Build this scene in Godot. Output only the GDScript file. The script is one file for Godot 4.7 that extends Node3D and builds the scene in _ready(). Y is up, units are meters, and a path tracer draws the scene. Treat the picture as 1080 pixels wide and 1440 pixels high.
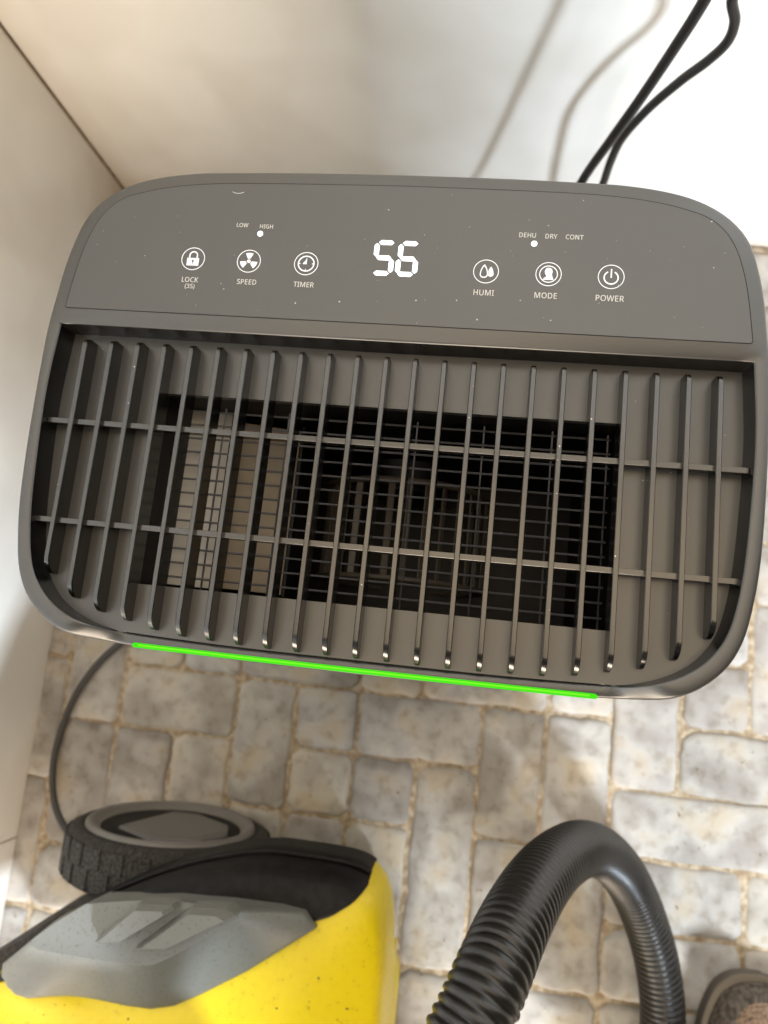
extends Node3D
# A tall charcoal dehumidifier seen from above in a white panelled corner, a yellow vacuum and its hose beside it.

var counts := {}
var rng := RandomNumberGenerator.new()
const H := 0.6            # height of the dehumidifier's top
const FL := -0.0137       # the grille tray below the top
var M := {}

# ---------------------------------------------------------------- helpers
func put(parent: Node, n: Node, called: String) -> Node:
	var key := str(parent.get_instance_id()) + called
	var c: int = counts.get(key, 0)
	n.name = called if c == 0 else "%s_%03d" % [called, c]
	counts[key] = c + 1
	parent.add_child(n, true)
	return n

func thing(called: String, label: String, category: String, at := Vector3.ZERO, group := "") -> Node3D:
	var o := Node3D.new()
	put(self, o, called)
	o.position = at
	tag(o, label, category, group)
	return o

func tag(o: Node, label: String, category: String, group := "") -> void:
	o.set_meta("label", label)
	o.set_meta("category", category)
	if group != "":
		o.set_meta("group", group)

func obj(called: String, mesh: Mesh, m: Material, parent: Node, at := Vector3.ZERO) -> MeshInstance3D:
	var o := MeshInstance3D.new()
	o.mesh = mesh
	o.material_override = m
	o.position = at
	put(parent, o, called)
	return o

func st0(smooth := true) -> SurfaceTool:
	var st := SurfaceTool.new()
	st.begin(Mesh.PRIMITIVE_TRIANGLES)
	st.set_smooth_group(0 if smooth else -1)
	return st

func fin(st: SurfaceTool) -> ArrayMesh:
	st.generate_normals()
	return st.commit()

func quad(st: SurfaceTool, a: Vector3, b: Vector3, c: Vector3, d: Vector3) -> void:
	st.add_vertex(a); st.add_vertex(b); st.add_vertex(c)
	st.add_vertex(a); st.add_vertex(c); st.add_vertex(d)

func grid(st: SurfaceTool, rows: Array, closed := false) -> void:
	for i in rows.size() - 1:
		var a: PackedVector3Array = rows[i]
		var b: PackedVector3Array = rows[i + 1]
		var n := a.size()
		for j in (n if closed else n - 1):
			var k := (j + 1) % n
			quad(st, a[j], a[k], b[k], b[j])

func fan(st: SurfaceTool, ring: PackedVector3Array, c: Vector3) -> void:
	for j in ring.size():
		st.add_vertex(ring[j]); st.add_vertex(ring[(j + 1) % ring.size()]); st.add_vertex(c)

# a box with chamfered edges
func cbox(st: SurfaceTool, c: Vector3, s: Vector3, ch: float) -> void:
	var h := s / 2.0
	var rows := []
	for r in [[-h.y, ch], [-h.y + ch, 0.0], [h.y - ch, 0.0], [h.y, ch]]:
		var i: float = r[1]
		var x := h.x - i
		var z := h.z - i
		var k := ch if i == 0.0 else ch * 0.5
		rows.append(PackedVector3Array([
			c + Vector3(-x + k, r[0], -z), c + Vector3(x - k, r[0], -z), c + Vector3(x, r[0], -z + k), c + Vector3(x, r[0], z - k),
			c + Vector3(x - k, r[0], z), c + Vector3(-x + k, r[0], z), c + Vector3(-x, r[0], z - k), c + Vector3(-x, r[0], -z + k)]))
	grid(st, rows, true)
	fan(st, rows[0], c + Vector3(0, -h.y, 0))
	fan(st, rows[3], c + Vector3(0, h.y, 0))

func box_mesh(s: Vector3, ch: float) -> ArrayMesh:
	var st := st0(false)
	cbox(st, Vector3.ZERO, s, ch)
	return fin(st)

# flat prism from a polygon in x,z
func prism(st: SurfaceTool, poly: PackedVector2Array, y0: float, y1: float) -> void:
	var idx := Geometry2D.triangulate_polygon(poly)
	for i in idx:
		st.add_vertex(Vector3(poly[i].x, y1, poly[i].y))
	var n := poly.size()
	for j in n:
		var a := poly[j]
		var b := poly[(j + 1) % n]
		quad(st, Vector3(a.x, y0, a.y), Vector3(b.x, y0, b.y), Vector3(b.x, y1, b.y), Vector3(a.x, y1, a.y))

func arc_band(st: SurfaceTool, c: Vector2, r0: float, r1: float, a0: float, a1: float, y0: float, y1: float, n := 36) -> void:
	var rows := [PackedVector3Array(), PackedVector3Array(), PackedVector3Array(), PackedVector3Array()]
	for i in n + 1:
		var a := lerpf(a0, a1, float(i) / n)
		var d := Vector2(cos(a), sin(a))
		var p := c + d * r1
		var q := c + d * r0
		rows[0].append(Vector3(p.x, y0, p.y)); rows[1].append(Vector3(p.x, y1, p.y))
		rows[2].append(Vector3(q.x, y1, q.y)); rows[3].append(Vector3(q.x, y0, q.y))
	grid(st, rows)

func smooth_path(pts: Array, step: float) -> PackedVector3Array:
	var c := Curve3D.new()
	c.bake_interval = step
	for i in pts.size():
		var a: Vector3 = pts[maxi(i - 1, 0)]
		var b: Vector3 = pts[mini(i + 1, pts.size() - 1)]
		var p: Vector3 = pts[i]
		var t := (b - a) / 6.0
		var l0 := (p - a).length()
		var l1 := (b - p).length()
		var d := t.normalized()
		c.add_point(p, -d * l0 / 3.0, d * l1 / 3.0)
	return c.get_baked_points()

func tube(st: SurfaceTool, path: PackedVector3Array, rad: Callable, seg := 14) -> void:
	var up := Vector3(0.3, 0.9, 0.2).normalized()
	var rows := []
	var dist := 0.0
	for i in path.size():
		var t := (path[mini(i + 1, path.size() - 1)] - path[maxi(i - 1, 0)]).normalized()
		if i > 0:
			dist += path[i].distance_to(path[i - 1])
		up = (up - t * up.dot(t)).normalized()
		var s := t.cross(up)
		var row := PackedVector3Array()
		var r: float = rad.call(dist)
		for k in seg:
			var a := TAU * k / seg
			row.append(path[i] + (up * cos(a) + s * sin(a)) * r)
		rows.append(row)
	grid(st, rows, true)
	fan(st, rows[0], path[0])
	fan(st, rows[-1], path[-1])

func spline2(pts: Array, per := 8) -> PackedVector2Array:
	var out := PackedVector2Array()
	for i in pts.size() - 1:
		var p0: Vector2 = pts[maxi(i - 1, 0)]
		var p1: Vector2 = pts[i]
		var p2: Vector2 = pts[i + 1]
		var p3: Vector2 = pts[mini(i + 2, pts.size() - 1)]
		for k in per:
			out.append(p1.cubic_interpolate(p2, p0, p3, float(k) / per))
	out.append(pts[-1])
	return out

func mirror(half: PackedVector2Array) -> PackedVector2Array:
	var out := half.duplicate()
	for i in range(half.size() - 1, -1, -1):
		if absf(half[i].x) > 1e-5:
			out.append(Vector2(-half[i].x, half[i].y))
	return out

func hit(poly: PackedVector2Array, c: Vector2, d: Vector2) -> Vector2:
	var best := Vector2.ZERO
	var far := -1.0
	for i in poly.size():
		var a := poly[i] - c
		var e := poly[(i + 1) % poly.size()] - poly[i]
		var den := d.x * e.y - d.y * e.x
		if absf(den) < 1e-12:
			continue
		var t := (a.x * e.y - a.y * e.x) / den
		var u := (a.x * d.y - a.y * d.x) / den
		if u >= -1e-6 and u <= 1.000001 and t > far:
			far = t
			best = c + d * t
	return best

# ---------------------------------------------------------------- materials
func lin(r: float, g: float, b: float) -> Color:
	return Color(r, g, b).linear_to_srgb()

func mat(called: String, c: Color, rough: float, spec := 0.5) -> StandardMaterial3D:
	var m := StandardMaterial3D.new()
	m.albedo_color = c
	m.roughness = rough
	m.metallic_specular = spec
	m.cull_mode = BaseMaterial3D.CULL_DISABLED
	m.uv1_triplanar = true
	m.uv1_world_triplanar = true
	M[called] = m
	return m

func noise(seed_: int, freq: float, oct := 4, kind := FastNoiseLite.TYPE_SIMPLEX_SMOOTH) -> FastNoiseLite:
	var n := FastNoiseLite.new()
	n.seed = seed_
	n.frequency = freq
	n.noise_type = kind
	n.fractal_octaves = oct
	return n

func ramp(cols: Array, offs: Array) -> Gradient:
	var g := Gradient.new()
	g.offsets = PackedFloat32Array(offs)
	g.colors = PackedColorArray(cols)
	return g

func ntex(n: FastNoiseLite, g: Gradient = null, normal := false, bump := 4.0, size := 512) -> NoiseTexture2D:
	var t := NoiseTexture2D.new()
	t.width = size
	t.height = size
	t.seamless = true
	t.noise = n
	if normal:
		t.as_normal_map = true
		t.bump_strength = bump
	elif g:
		t.color_ramp = g
	return t

func textured(m: StandardMaterial3D, tex: Texture2D, nrm: Texture2D, scale_: float, nscale := 0.5) -> void:
	if tex:
		m.albedo_texture = tex
	if nrm:
		m.normal_enabled = true
		m.normal_texture = nrm
		m.normal_scale = nscale
	m.uv1_scale = Vector3.ONE * scale_

func materials() -> void:
	var W := Color.WHITE
	var fine := ntex(noise(3, 0.12, 3), null, true, 2.0)
	var p := mat("plastic", lin(0.029, 0.0285, 0.0275), 0.40, 0.8)
	textured(p, null, fine, 14.0, 0.04)
	p = mat("panel", lin(0.030, 0.0298, 0.029), 0.42, 0.85)
	textured(p, null, fine, 12.0, 0.03)
	p = mat("tray", lin(0.054, 0.052, 0.049), 0.30, 0.62)
	p = mat("slat", lin(0.005, 0.0047, 0.0043), 0.24, 0.95)
	mat("gap", lin(0.008, 0.008, 0.008), 0.9)
	mat("black", lin(0.004, 0.004, 0.005), 0.5, 0.4)
	mat("wire", lin(0.12, 0.12, 0.13), 0.3, 1.0)
	p = mat("plate_light", lin(0.46, 0.44, 0.40), 0.4)
	p = mat("plate_tan", lin(0.28, 0.225, 0.155), 0.5)
	p = mat("fan", lin(0.09, 0.076, 0.058), 0.45)
	p = mat("green", lin(0.01, 0.02, 0.005), 0.6, 0.1)
	p.emission_enabled = true
	p.emission = lin(0.055, 0.80, 0.006)
	p.emission_energy_multiplier = 1.0
	p = mat("green_core", lin(0.01, 0.02, 0.005), 0.6, 0.1)
	p.emission_enabled = true
	p.emission = lin(0.20, 0.95, 0.02)
	p.emission_energy_multiplier = 1.0
	p = mat("digit", lin(0.8, 0.85, 0.9), 0.3)
	p.emission_enabled = true
	p.emission = lin(0.80, 0.93, 1.0)
	p.emission_energy_multiplier = 1.15
	p = mat("symbol", lin(0.6, 0.62, 0.64), 0.4)
	p.emission_enabled = true
	p.emission = lin(0.62, 0.64, 0.68)
	p.emission_energy_multiplier = 0.62
	mat("print", lin(0.62, 0.62, 0.60), 0.5)
	mat("dust", lin(0.5, 0.48, 0.44), 0.9)
	# white painted panels with worn, dirty edges
	p = mat("wall", W, 0.24, 0.5)
	p.vertex_color_use_as_albedo = true
	textured(p, ntex(noise(11, 0.006, 3), ramp([Color(0.965, 0.96, 0.95), W], [0.3, 0.7])), ntex(noise(12, 0.02, 4), null, true, 1.0), 1.6, 0.05)
	mat("dirt", lin(0.13, 0.10, 0.05), 0.9)
	mat("seam", lin(0.30, 0.22, 0.15), 0.8)
	# old concrete pavers
	var nrm := ntex(noise(21, 0.03, 5), null, true, 7.0)
	var tones := [[0.46, 0.445, 0.425], [0.42, 0.405, 0.385], [0.48, 0.455, 0.415], [0.44, 0.42, 0.40], [0.39, 0.37, 0.35], [0.47, 0.46, 0.45]]
	for i in tones.size():
		var t: Array = tones[i]
		var q := mat("paver%d" % i, lin(t[0], t[1], t[2]), 0.85, 0.3)
		var g := ramp([Color(0.84, 0.82, 0.80), Color(0.93, 0.92, 0.905), Color(1, 0.99, 0.97), Color(1, 0.955, 0.875)], [0.2, 0.42, 0.62, 0.85])
		textured(q, ntex(noise(30 + i, 0.0055, 3), g), nrm, 3.6, 0.14)
		q.uv1_offset = Vector3(0.13 * i, 0.37 * i, 0.71 * i)
		q.detail_enabled = true
		q.detail_blend_mode = BaseMaterial3D.BLEND_MODE_MUL
		var fineg := ramp([Color(0.90, 0.885, 0.865), Color(0.975, 0.97, 0.965), W], [0.2, 0.42, 0.7])
		q.detail_albedo = ntex(noise(60 + i, 0.024, 5), fineg)
	p = mat("sand", lin(0.47, 0.39, 0.285), 0.95, 0.2)
	textured(p, ntex(noise(41, 0.05, 5), ramp([Color(0.80, 0.76, 0.71), W], [0.3, 0.7])), ntex(noise(42, 0.03, 4), null, true, 5.0), 3.0, 0.3)
	# vacuum
	p = mat("yellow", lin(0.87, 0.66, 0.004), 0.40)
	var spots := ramp([Color(0.8, 0.76, 0.66), Color(0.985, 0.98, 0.96), W], [0.06, 0.2, 0.6])
	textured(p, ntex(noise(51, 0.03, 5), spots), fine, 7.0, 0.05)
	p = mat("vac_black", lin(0.012, 0.0105, 0.0105), 0.6, 0.35)
	textured(p, ntex(noise(52, 0.02, 4), ramp([Color(0.7, 0.66, 0.62), W], [0.3, 0.7])), fine, 8.0, 0.1)
	p = mat("dusty", lin(0.075, 0.066, 0.058), 0.8)
	textured(p, ntex(noise(53, 0.06, 4), ramp([Color(0.7, 0.68, 0.65), Color(0.8, 0.78, 0.75), W], [0.3, 0.6, 0.8])), fine, 6.0, 0.5)
	p = mat("grey", lin(0.185, 0.188, 0.172), 0.5)
	textured(p, ntex(noise(54, 0.05, 5), ramp([Color(0.82, 0.8, 0.77), W, W], [0.16, 0.34, 1.0])), fine, 9.0, 0.15)
	p = mat("hub", lin(0.17, 0.16, 0.145), 0.40)
	textured(p, null, fine, 8.0, 0.06)
	p = mat("hub_plate", lin(0.13, 0.125, 0.115), 0.42)
	textured(p, null, fine, 8.0, 0.06)
	p = mat("tyre", lin(0.055, 0.05, 0.047), 0.8)
	textured(p, ntex(noise(56, 0.05, 4), ramp([Color(0.45, 0.43, 0.4), Color(0.8, 0.76, 0.7), W], [0.3, 0.55, 0.75])), fine, 8.0, 0.4)
	p = mat("hose", lin(0.012, 0.011, 0.010), 0.32)
	p = mat("cord", lin(0.012, 0.012, 0.012), 0.38)
	p = mat("grey_cord", lin(0.05, 0.048, 0.045), 0.5)
	p = mat("boot", lin(0.13, 0.112, 0.095), 0.7)
	textured(p, ntex(noise(57, 0.04, 5), ramp([Color(0.45, 0.4, 0.36), Color(0.85, 0.8, 0.76), W], [0.3, 0.5, 0.75])), ntex(noise(58, 0.06, 4), null, true, 5.0), 7.0, 0.4)
	p = mat("boot_cap", lin(0.34, 0.235, 0.165), 0.65)
	textured(p, ntex(noise(59, 0.05, 5), ramp([Color(0.5, 0.44, 0.4), W, W], [0.3, 0.5, 1]) ), fine, 7.0, 0.3)
	mat("trousers", lin(0.05, 0.055, 0.07), 0.9, 0.2)
	mat("jacket", lin(0.07, 0.072, 0.08), 0.85, 0.2)
	mat("skin", lin(0.48, 0.30, 0.22), 0.5)
	mat("hair", lin(0.05, 0.035, 0.025), 0.6)
	mat("eye", lin(0.5, 0.48, 0.46), 0.2)
	p = mat("welt", lin(0.17, 0.14, 0.105), 0.85)
	p = mat("sole", lin(0.11, 0.092, 0.075), 0.85)

# ---------------------------------------------------------------- the setting
func rect_brick(lx: float, lz: float, seed_: int) -> ArrayMesh:
	var r := RandomNumberGenerator.new()
	r.seed = seed_
	var base := PackedVector2Array()
	var per := 6
	var cr := 0.0075
	var cs := [Vector2(lx / 2, -lz / 2), Vector2(lx / 2, lz / 2), Vector2(-lx / 2, lz / 2), Vector2(-lx / 2, -lz / 2)]
	for k in 4:
		var a: Vector2 = cs[k]
		var b: Vector2 = cs[(k + 1) % 4]
		var d := (b - a).normalized()
		var rr := cr * r.randf_range(0.5, 1.7)
		base.append(a + d * rr)
		var e1 := b - d * cr * r.randf_range(0.5, 1.5)
		for i in range(1, per):
			base.append((a + d * rr).lerp(e1, float(i) / per))
		base.append(e1)
	for i in base.size():
		var wob := Vector2(r.randf_range(-0.0016, 0.0012), r.randf_range(-0.0016, 0.0012))
		base[i] += Vector2(signf(base[i].x) * wob.x, signf(base[i].y) * wob.y)
	var rows := []
	for ring in [[0.0, -0.02], [0.0, -0.0042], [0.0016, -0.0016], [0.0060, -0.0003], [0.0150, 0.0]]:
		var row := PackedVector3Array()
		for i in base.size():
			var q := base[i] * Vector2(1.0 - 2.0 * ring[0] / lx, 1.0 - 2.0 * ring[0] / lz)
			var y: float = ring[1]
			if y > -0.003:
				y += r.randf_range(-0.0004, 0.0004)
			row.append(Vector3(q.x, y, q.y))
		rows.append(row)
	var st := st0(true)
	grid(st, rows, true)
	fan(st, rows[4], Vector3(0, 0.0002, 0))
	return fin(st)

func build_floor() -> void:
	var f := Node3D.new()
	put(self, f, "floor")
	f.set_meta("kind", "structure")
	f.set_meta("label", "old grey brick paving with sandy joints")
	# sandy bed that fills the joints
	var st := st0(true)
	var nz := noise(77, 9.0, 4)
	var rows := []
	for j in 91:
		var row := PackedVector3Array()
		for i in 91:
			var x := lerpf(-1.0, 1.6, i / 90.0)
			var z := lerpf(-1.0, 1.6, j / 90.0)
			row.append(Vector3(x, -0.0040 + 0.0030 * nz.get_noise_2d(x * 6.0, z * 6.0), z))
		rows.append(row)
	grid(st, rows)
	obj("joint_sand", fin(st), M.sand, f)
	st = st0(true)
	quad(st, Vector3(-6, -0.012, -6), Vector3(6, -0.012, -6), Vector3(6, -0.012, 6), Vector3(-6, -0.012, 6))
	obj("ground", fin(st), M.sand, f)
	# grit scattered over the paving
	st = st0(false)
	rng.seed = 9
	for k in 900:
		var x := rng.randf_range(-0.48, 0.6)
		var z := rng.randf_range(-0.05, 0.6)
		var r := 0.0004 + 0.0013 * pow(rng.randf(), 5.0)
		var poly := PackedVector2Array()
		for q in 5:
			poly.append(Vector2(x, z) + Vector2.from_angle(TAU * q / 5 + k) * r * rng.randf_range(0.6, 1.2))
		prism(st, poly, -0.001, 0.0012 + r * 0.4)
	obj("grit", fin(st), M.sand, f).set_meta("kind", "stuff")
	# bricks on a grid of half bricks: measured ones first, the rest by pattern
	var mx := 0.0765
	var mz := 0.0762
	var z0 := 0.182
	var used := {}
	var put_list := []
	var fixed := [[-1, -1, 2, 1], [-1, 0, 1, 1], [-2, 0, 1, 1], [-1, 1, 1, 2], [0, 0, 1, 3], [1, -1, 1, 2], [1, 1, 1, 2], [2, -1, 1, 2], [3, -2, 1, 2],
		[4, -2, 1, 1], [4, -1, 2, 1], [3, 0, 3, 1], [3, 1, 2, 1], [5, 1, 2, 1], [3, 2, 2, 1], [2, 1, 1, 2], [1, 3, 2, 1], [5, -3, 1, 2], [6, -1, 2, 1], [6, 0, 1, 1],
		[-3, -1, 1, 2], [-2, -1, 1, 1], [-5, -1, 2, 1], [-5, 0, 1, 2], [-4, 0, 1, 2], [-6, 0, 1, 2], [0, -2, 2, 1], [2, -2, 1, 1], [-2, 1, 1, 2], [-3, 1, 1, 2]]
	for b in fixed:
		put_list.append(b)
		for a in b[2]:
			for c in b[3]:
				used[Vector2i(b[0] + a, b[1] + c)] = true
	rng.seed = 4
	for j in range(-9, 8):
		for i in range(-7, 13):
			if used.has(Vector2i(i, j)):
				continue
			var horiz := rng.randf() < 0.55
			var d := Vector2i(1, 0) if horiz else Vector2i(0, 1)
			if used.has(Vector2i(i, j) + d):
				d = Vector2i(1, 1) - d
			if used.has(Vector2i(i, j) + d):
				d = Vector2i.ZERO
			used[Vector2i(i, j)] = true
			used[Vector2i(i, j) + d] = true
			put_list.append([i, j, 1 + d.x, 1 + d.y])
	var cache := {}
	for b in put_list:
		var variant := rng.randi() % 4
		var key := "%d_%d_%d" % [b[2], b[3], variant]
		if not cache.has(key):
			cache[key] = rect_brick(b[2] * mx - 0.0026, b[3] * mz - 0.0026, hash(key))
		var o := obj("brick", cache[key], M["paver%d" % (rng.randi() % 6)], f)
		o.position = Vector3((b[0] + b[2] / 2.0) * mx + rng.randf_range(-0.001, 0.001), rng.randf_range(-0.0018, 0.0012), z0 + (b[1] + b[3] / 2.0) * mz + rng.randf_range(-0.001, 0.001))
		o.rotation = Vector3(rng.randf_range(-0.008, 0.008), rng.randf_range(-0.012, 0.012), rng.randf_range(-0.008, 0.008))

# panel of a wall: front face a grid with vertex colours, closed by sides and back
func wall_panel(w: float, h: float, th: float, stain: Callable) -> ArrayMesh:
	var st := st0(false)
	var nx := 60
	var ny := 60
	for j in ny:
		for i in nx:
			var ps := []
			for q in [[i, j], [i + 1, j], [i + 1, j + 1], [i, j + 1]]:
				ps.append(Vector3(w * q[0] / nx, h * pow(float(q[1]) / ny, 1.6), 0))
			for k in [0, 1, 2, 0, 2, 3]:
				st.set_color(stain.call(ps[k].x, ps[k].y))
				st.add_vertex(ps[k])
	st.set_color(Color(0.75, 0.73, 0.68))
	var a := [Vector3(0, 0, 0), Vector3(w, 0, 0), Vector3(w, h, 0), Vector3(0, h, 0)]
	var b := []
	for v in a:
		b.append(v - Vector3(0, 0, th))
	for k in 4:
		quad(st, a[k], a[(k + 1) % 4], b[(k + 1) % 4], b[k])
	quad(st, b[0], b[1], b[2], b[3])
	return fin(st)

func build_walls() -> void:
	var white := Color(0.87, 0.855, 0.82)
	var nz := noise(90, 14.0, 4)
	# back wall, a little out of square with the machine
	var ang := atan2(0.0474, 1.0)
	var bw := thing("back_wall", "glossy white wall panel behind the dehumidifier, cords hanging before it", "wall", Vector3(-0.487, 0.0, -0.552))
	bw.rotation.y = -ang
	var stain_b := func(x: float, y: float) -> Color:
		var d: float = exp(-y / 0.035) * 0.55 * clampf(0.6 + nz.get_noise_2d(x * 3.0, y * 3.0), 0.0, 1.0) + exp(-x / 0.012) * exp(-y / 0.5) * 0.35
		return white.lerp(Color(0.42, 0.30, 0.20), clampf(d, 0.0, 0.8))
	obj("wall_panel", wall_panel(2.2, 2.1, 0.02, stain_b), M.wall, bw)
	var lw := thing("left_wall", "cream white panelled wall left of the dehumidifier, one upright joint", "wall", Vector3(-0.489, 0.0, -0.549))
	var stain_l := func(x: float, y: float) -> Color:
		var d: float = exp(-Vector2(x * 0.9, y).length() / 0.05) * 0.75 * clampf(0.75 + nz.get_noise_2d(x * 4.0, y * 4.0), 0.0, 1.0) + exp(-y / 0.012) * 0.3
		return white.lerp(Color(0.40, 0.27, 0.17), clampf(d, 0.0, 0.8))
	# the panels run along z; their local x axis points away from the viewer's right
	for seg in [[0.0, 0.8795], [0.8815, 1.25]]:
		var w: float = seg[1] if seg[0] == 0.0 else 1.25
		var s0: float = seg[0]
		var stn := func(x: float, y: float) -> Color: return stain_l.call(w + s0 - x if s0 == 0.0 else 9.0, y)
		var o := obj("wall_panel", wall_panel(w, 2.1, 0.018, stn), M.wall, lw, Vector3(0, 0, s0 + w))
		o.rotation.y = PI / 2
	# dark joint strips set behind the gaps
	obj("joint_strip", box_mesh(Vector3(0.004, 2.08, 0.006), 0.0005), M.seam, lw, Vector3(-0.0035, 1.04, 0.8805))
	obj("corner_bead", box_mesh(Vector3(0.0014, 2.09, 0.0014), 0.0003), M.seam, lw, Vector3(0.0006, 1.045, -0.0002))

# ---------------------------------------------------------------- dehumidifier
func dip(x: float, z: float) -> float:
	if z < 0.02:
		return 0.0
	return smoothstep(0.1405, 0.1175, absf(x))

func build_dehumidifier() -> void:
	var t := thing("dehumidifier", "charcoal grey dehumidifier with slatted top grille, lit 56 display and green light bar", "dehumidifier")
	var c := Vector2(0, -0.055)
	var outer := mirror(spline2([Vector2(0, -0.1945), Vector2(0.054, -0.194), Vector2(0.090, -0.193), Vector2(0.108, -0.1922), Vector2(0.1255, -0.190), Vector2(0.140, -0.1865), Vector2(0.152, -0.181), Vector2(0.1615, -0.1735), Vector2(0.1685, -0.1635), Vector2(0.1727, -0.150), Vector2(0.1755, -0.135), Vector2(0.177, -0.120), Vector2(0.1783, -0.1065), Vector2(0.1788, -0.0907), Vector2(0.1785, -0.055), Vector2(0.1776, -0.028), Vector2(0.1762, -0.008), Vector2(0.1738, 0.0085), Vector2(0.1704, 0.0230), Vector2(0.1648, 0.0345), Vector2(0.157, 0.0430), Vector2(0.148, 0.0490), Vector2(0.138, 0.0527), Vector2(0.127, 0.0544), Vector2(0.115, 0.0553), Vector2(0.09, 0.0562), Vector2(0.05, 0.0569), Vector2(0, 0.0572)]))
	var half_in := PackedVector2Array([Vector2(0, -0.104), Vector2(0.1712, -0.104)])
	half_in.append_array(spline2([Vector2(0.1712, -0.104), Vector2(0.1727, -0.068), Vector2(0.1709, -0.028), Vector2(0.1682, 0.0), Vector2(0.1635, 0.0205), Vector2(0.1565, 0.0322), Vector2(0.148, 0.0397), Vector2(0.138, 0.0448), Vector2(0.127, 0.0482), Vector2(0.115, 0.0497), Vector2(0.06, 0.0512), Vector2(0, 0.0514)]))
	var inner := mirror(half_in)
	var ox0 := -0.1145; var ox1 := 0.1150; var oz0 := -0.0742; var oz1 := 0.0250
	var open := PackedVector2Array([Vector2(ox0, oz0), Vector2(ox1, oz0), Vector2(ox1, oz1), Vector2(ox0, oz1)])
	var angs := []
	for i in 300:
		angs.append(TAU * i / 300.0 - PI)
	for v in [Vector2(0.1712, -0.104), Vector2(-0.1712, -0.104), open[0], open[1], open[2], open[3]]:
		angs.append((v - c).angle())
	angs.sort()
	var ro := PackedVector2Array(); var ri := PackedVector2Array(); var rr := PackedVector2Array(); var rd := PackedVector2Array()
	for a in angs:
		var d := Vector2(cos(a), sin(a))
		rd.append(d)
		ro.append(hit(outer, c, d)); ri.append(hit(inner, c, d)); rr.append(hit(open, c, d))
	# rim: skirt, rounded edge, flat top, rounded lip, wall of the tray
	var n := angs.size()
	var rows := []
	var spec := [[0, 0.0025, -0.034], [0, 0.0, -0.028], [0, 0.0, -0.0022], [0, 0.0003, -0.0011], [0, 0.0010, -0.0003], [0, 0.0020, 0.0], [1, -0.0011, 0.0], [1, -0.0005, -0.0002], [1, 0.0, -0.0009], [1, 0.0009, FL]]
	for s in spec:
		var row := PackedVector3Array()
		for j in n:
			var p := (ro[j] if s[0] == 0 else ri[j]) - rd[j] * float(s[1])
			var y: float = s[2]
			var dd := dip((ro[j] + ri[j]).x * 0.5, ri[j].y)
			if y > -0.02 and y > FL + 1e-6:
				y = y + dd * FL
			row.append(Vector3(p.x, H + y, p.y))
		rows.append(row)
	var st := st0(true)
	grid(st, rows.slice(0, 6), true)
	grid(st, rows.slice(5, 7), true)
	grid(st, rows.slice(6, 9), true)
	obj("top_rim", fin(st), M.plastic, t)
	st = st0(true)
	grid(st, rows.slice(8, 10), true)
	obj("tray_wall", fin(st), M.slat, t)
	# tray floor with its rectangular opening
	st = st0(true)
	rows = []
	for k in 3:
		var row := PackedVector3Array()
		for j in n:
			var p := (ri[j] - rd[j] * 0.0009) if k == 0 else rr[j]
			row.append(Vector3(p.x, H + FL - (0.004 if k == 2 else 0.0), p.y))
		rows.append(row)
	var tray_st := st0(false)
	grid(tray_st, rows, true)
	var grille := obj("grille_tray", fin(tray_st), M.tray, t)
	# slats
	for k in range(1, 24):
		var x := (k - 12) * 0.01434
		var zb := -0.0985
		var fr := [[0.0, 0.0497], [0.05, 0.0497], [0.09, 0.0482], [0.101, 0.0466], [0.115, 0.0436], [0.13, 0.0405], [0.1437, 0.0352], [0.158, 0.0242]]
		var zf := 0.0497
		for q in fr.size() - 1:
			if absf(x) >= fr[q][0]:
				zf = lerpf(fr[q][1], fr[q + 1][1], clampf((absf(x) - fr[q][0]) / (fr[q + 1][0] - fr[q][0]), 0, 1))
		var top := -0.0026
		var bot := FL - 0.0012
		var prof := PackedVector2Array([Vector2(zb, bot), Vector2(zb, top - 0.0055)])
		for q in 7:
			var a := PI / 2 * q / 6.0
			prof.append(Vector2(zb + 0.0048 * (1 - cos(a)), top - 0.0055 + 0.0055 * sin(a)))
		for q in 9:
			var a := PI / 2 * q / 8.0
			prof.append(Vector2(zf - 0.0085 + 0.0085 * sin(a), top - 0.0095 * (1 - cos(a))))
		prof.append(Vector2(zf, bot))
		var pc := Vector2((zb + zf) / 2, (top + bot) / 2)
		var srows := []
		for sx in [[-0.00125, 0.0003], [-0.00098, 0.0], [0.00098, 0.0], [0.00125, 0.0003]]:
			var row := PackedVector3Array()
			for q in prof:
				var e := q
				e.x = q.x - signf(q.x - pc.x) * float(sx[1]) * (1.0 if q.x < zb + 0.004 or q.x > zf - 0.008 else 0.0)
				e.y = q.y - (float(sx[1]) if q.y > bot + 1e-6 else 0.0)
				row.append(Vector3(float(sx[0]), H + e.y, e.x))
			srows.append(row)
		var sst := st0(true)
		grid(sst, [srows[1], srows[2]], true)
		sst.set_smooth_group(-1)
		grid(sst, [srows[0], srows[1]], true)
		grid(sst, [srows[2], srows[3]], true)
		for s in [0, 3]:
			var poly := PackedVector2Array()
			for v in srows[s]:
				poly.append(Vector2(v.z, v.y))
			for q in Geometry2D.triangulate_polygon(poly):
				sst.add_vertex(srows[s][q])
		obj("slat", fin(sst), M.slat, grille, Vector3(x, 0, 0))
	# two cross rails, set a little below the slat tops
	for z in [-0.0535, -0.0022]:
		obj("cross_rail", box_mesh(Vector3(0.3435 if z < -0.01 else 0.337, 0.0052, 0.0027), 0.0001), M.slat, grille, Vector3(0, H - 0.0078, z))
	# air duct below the opening: five dark walls
	var duct := put(t, Node3D.new(), "air_duct")
	var dy := 0.17
	st = st0(false)
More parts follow.
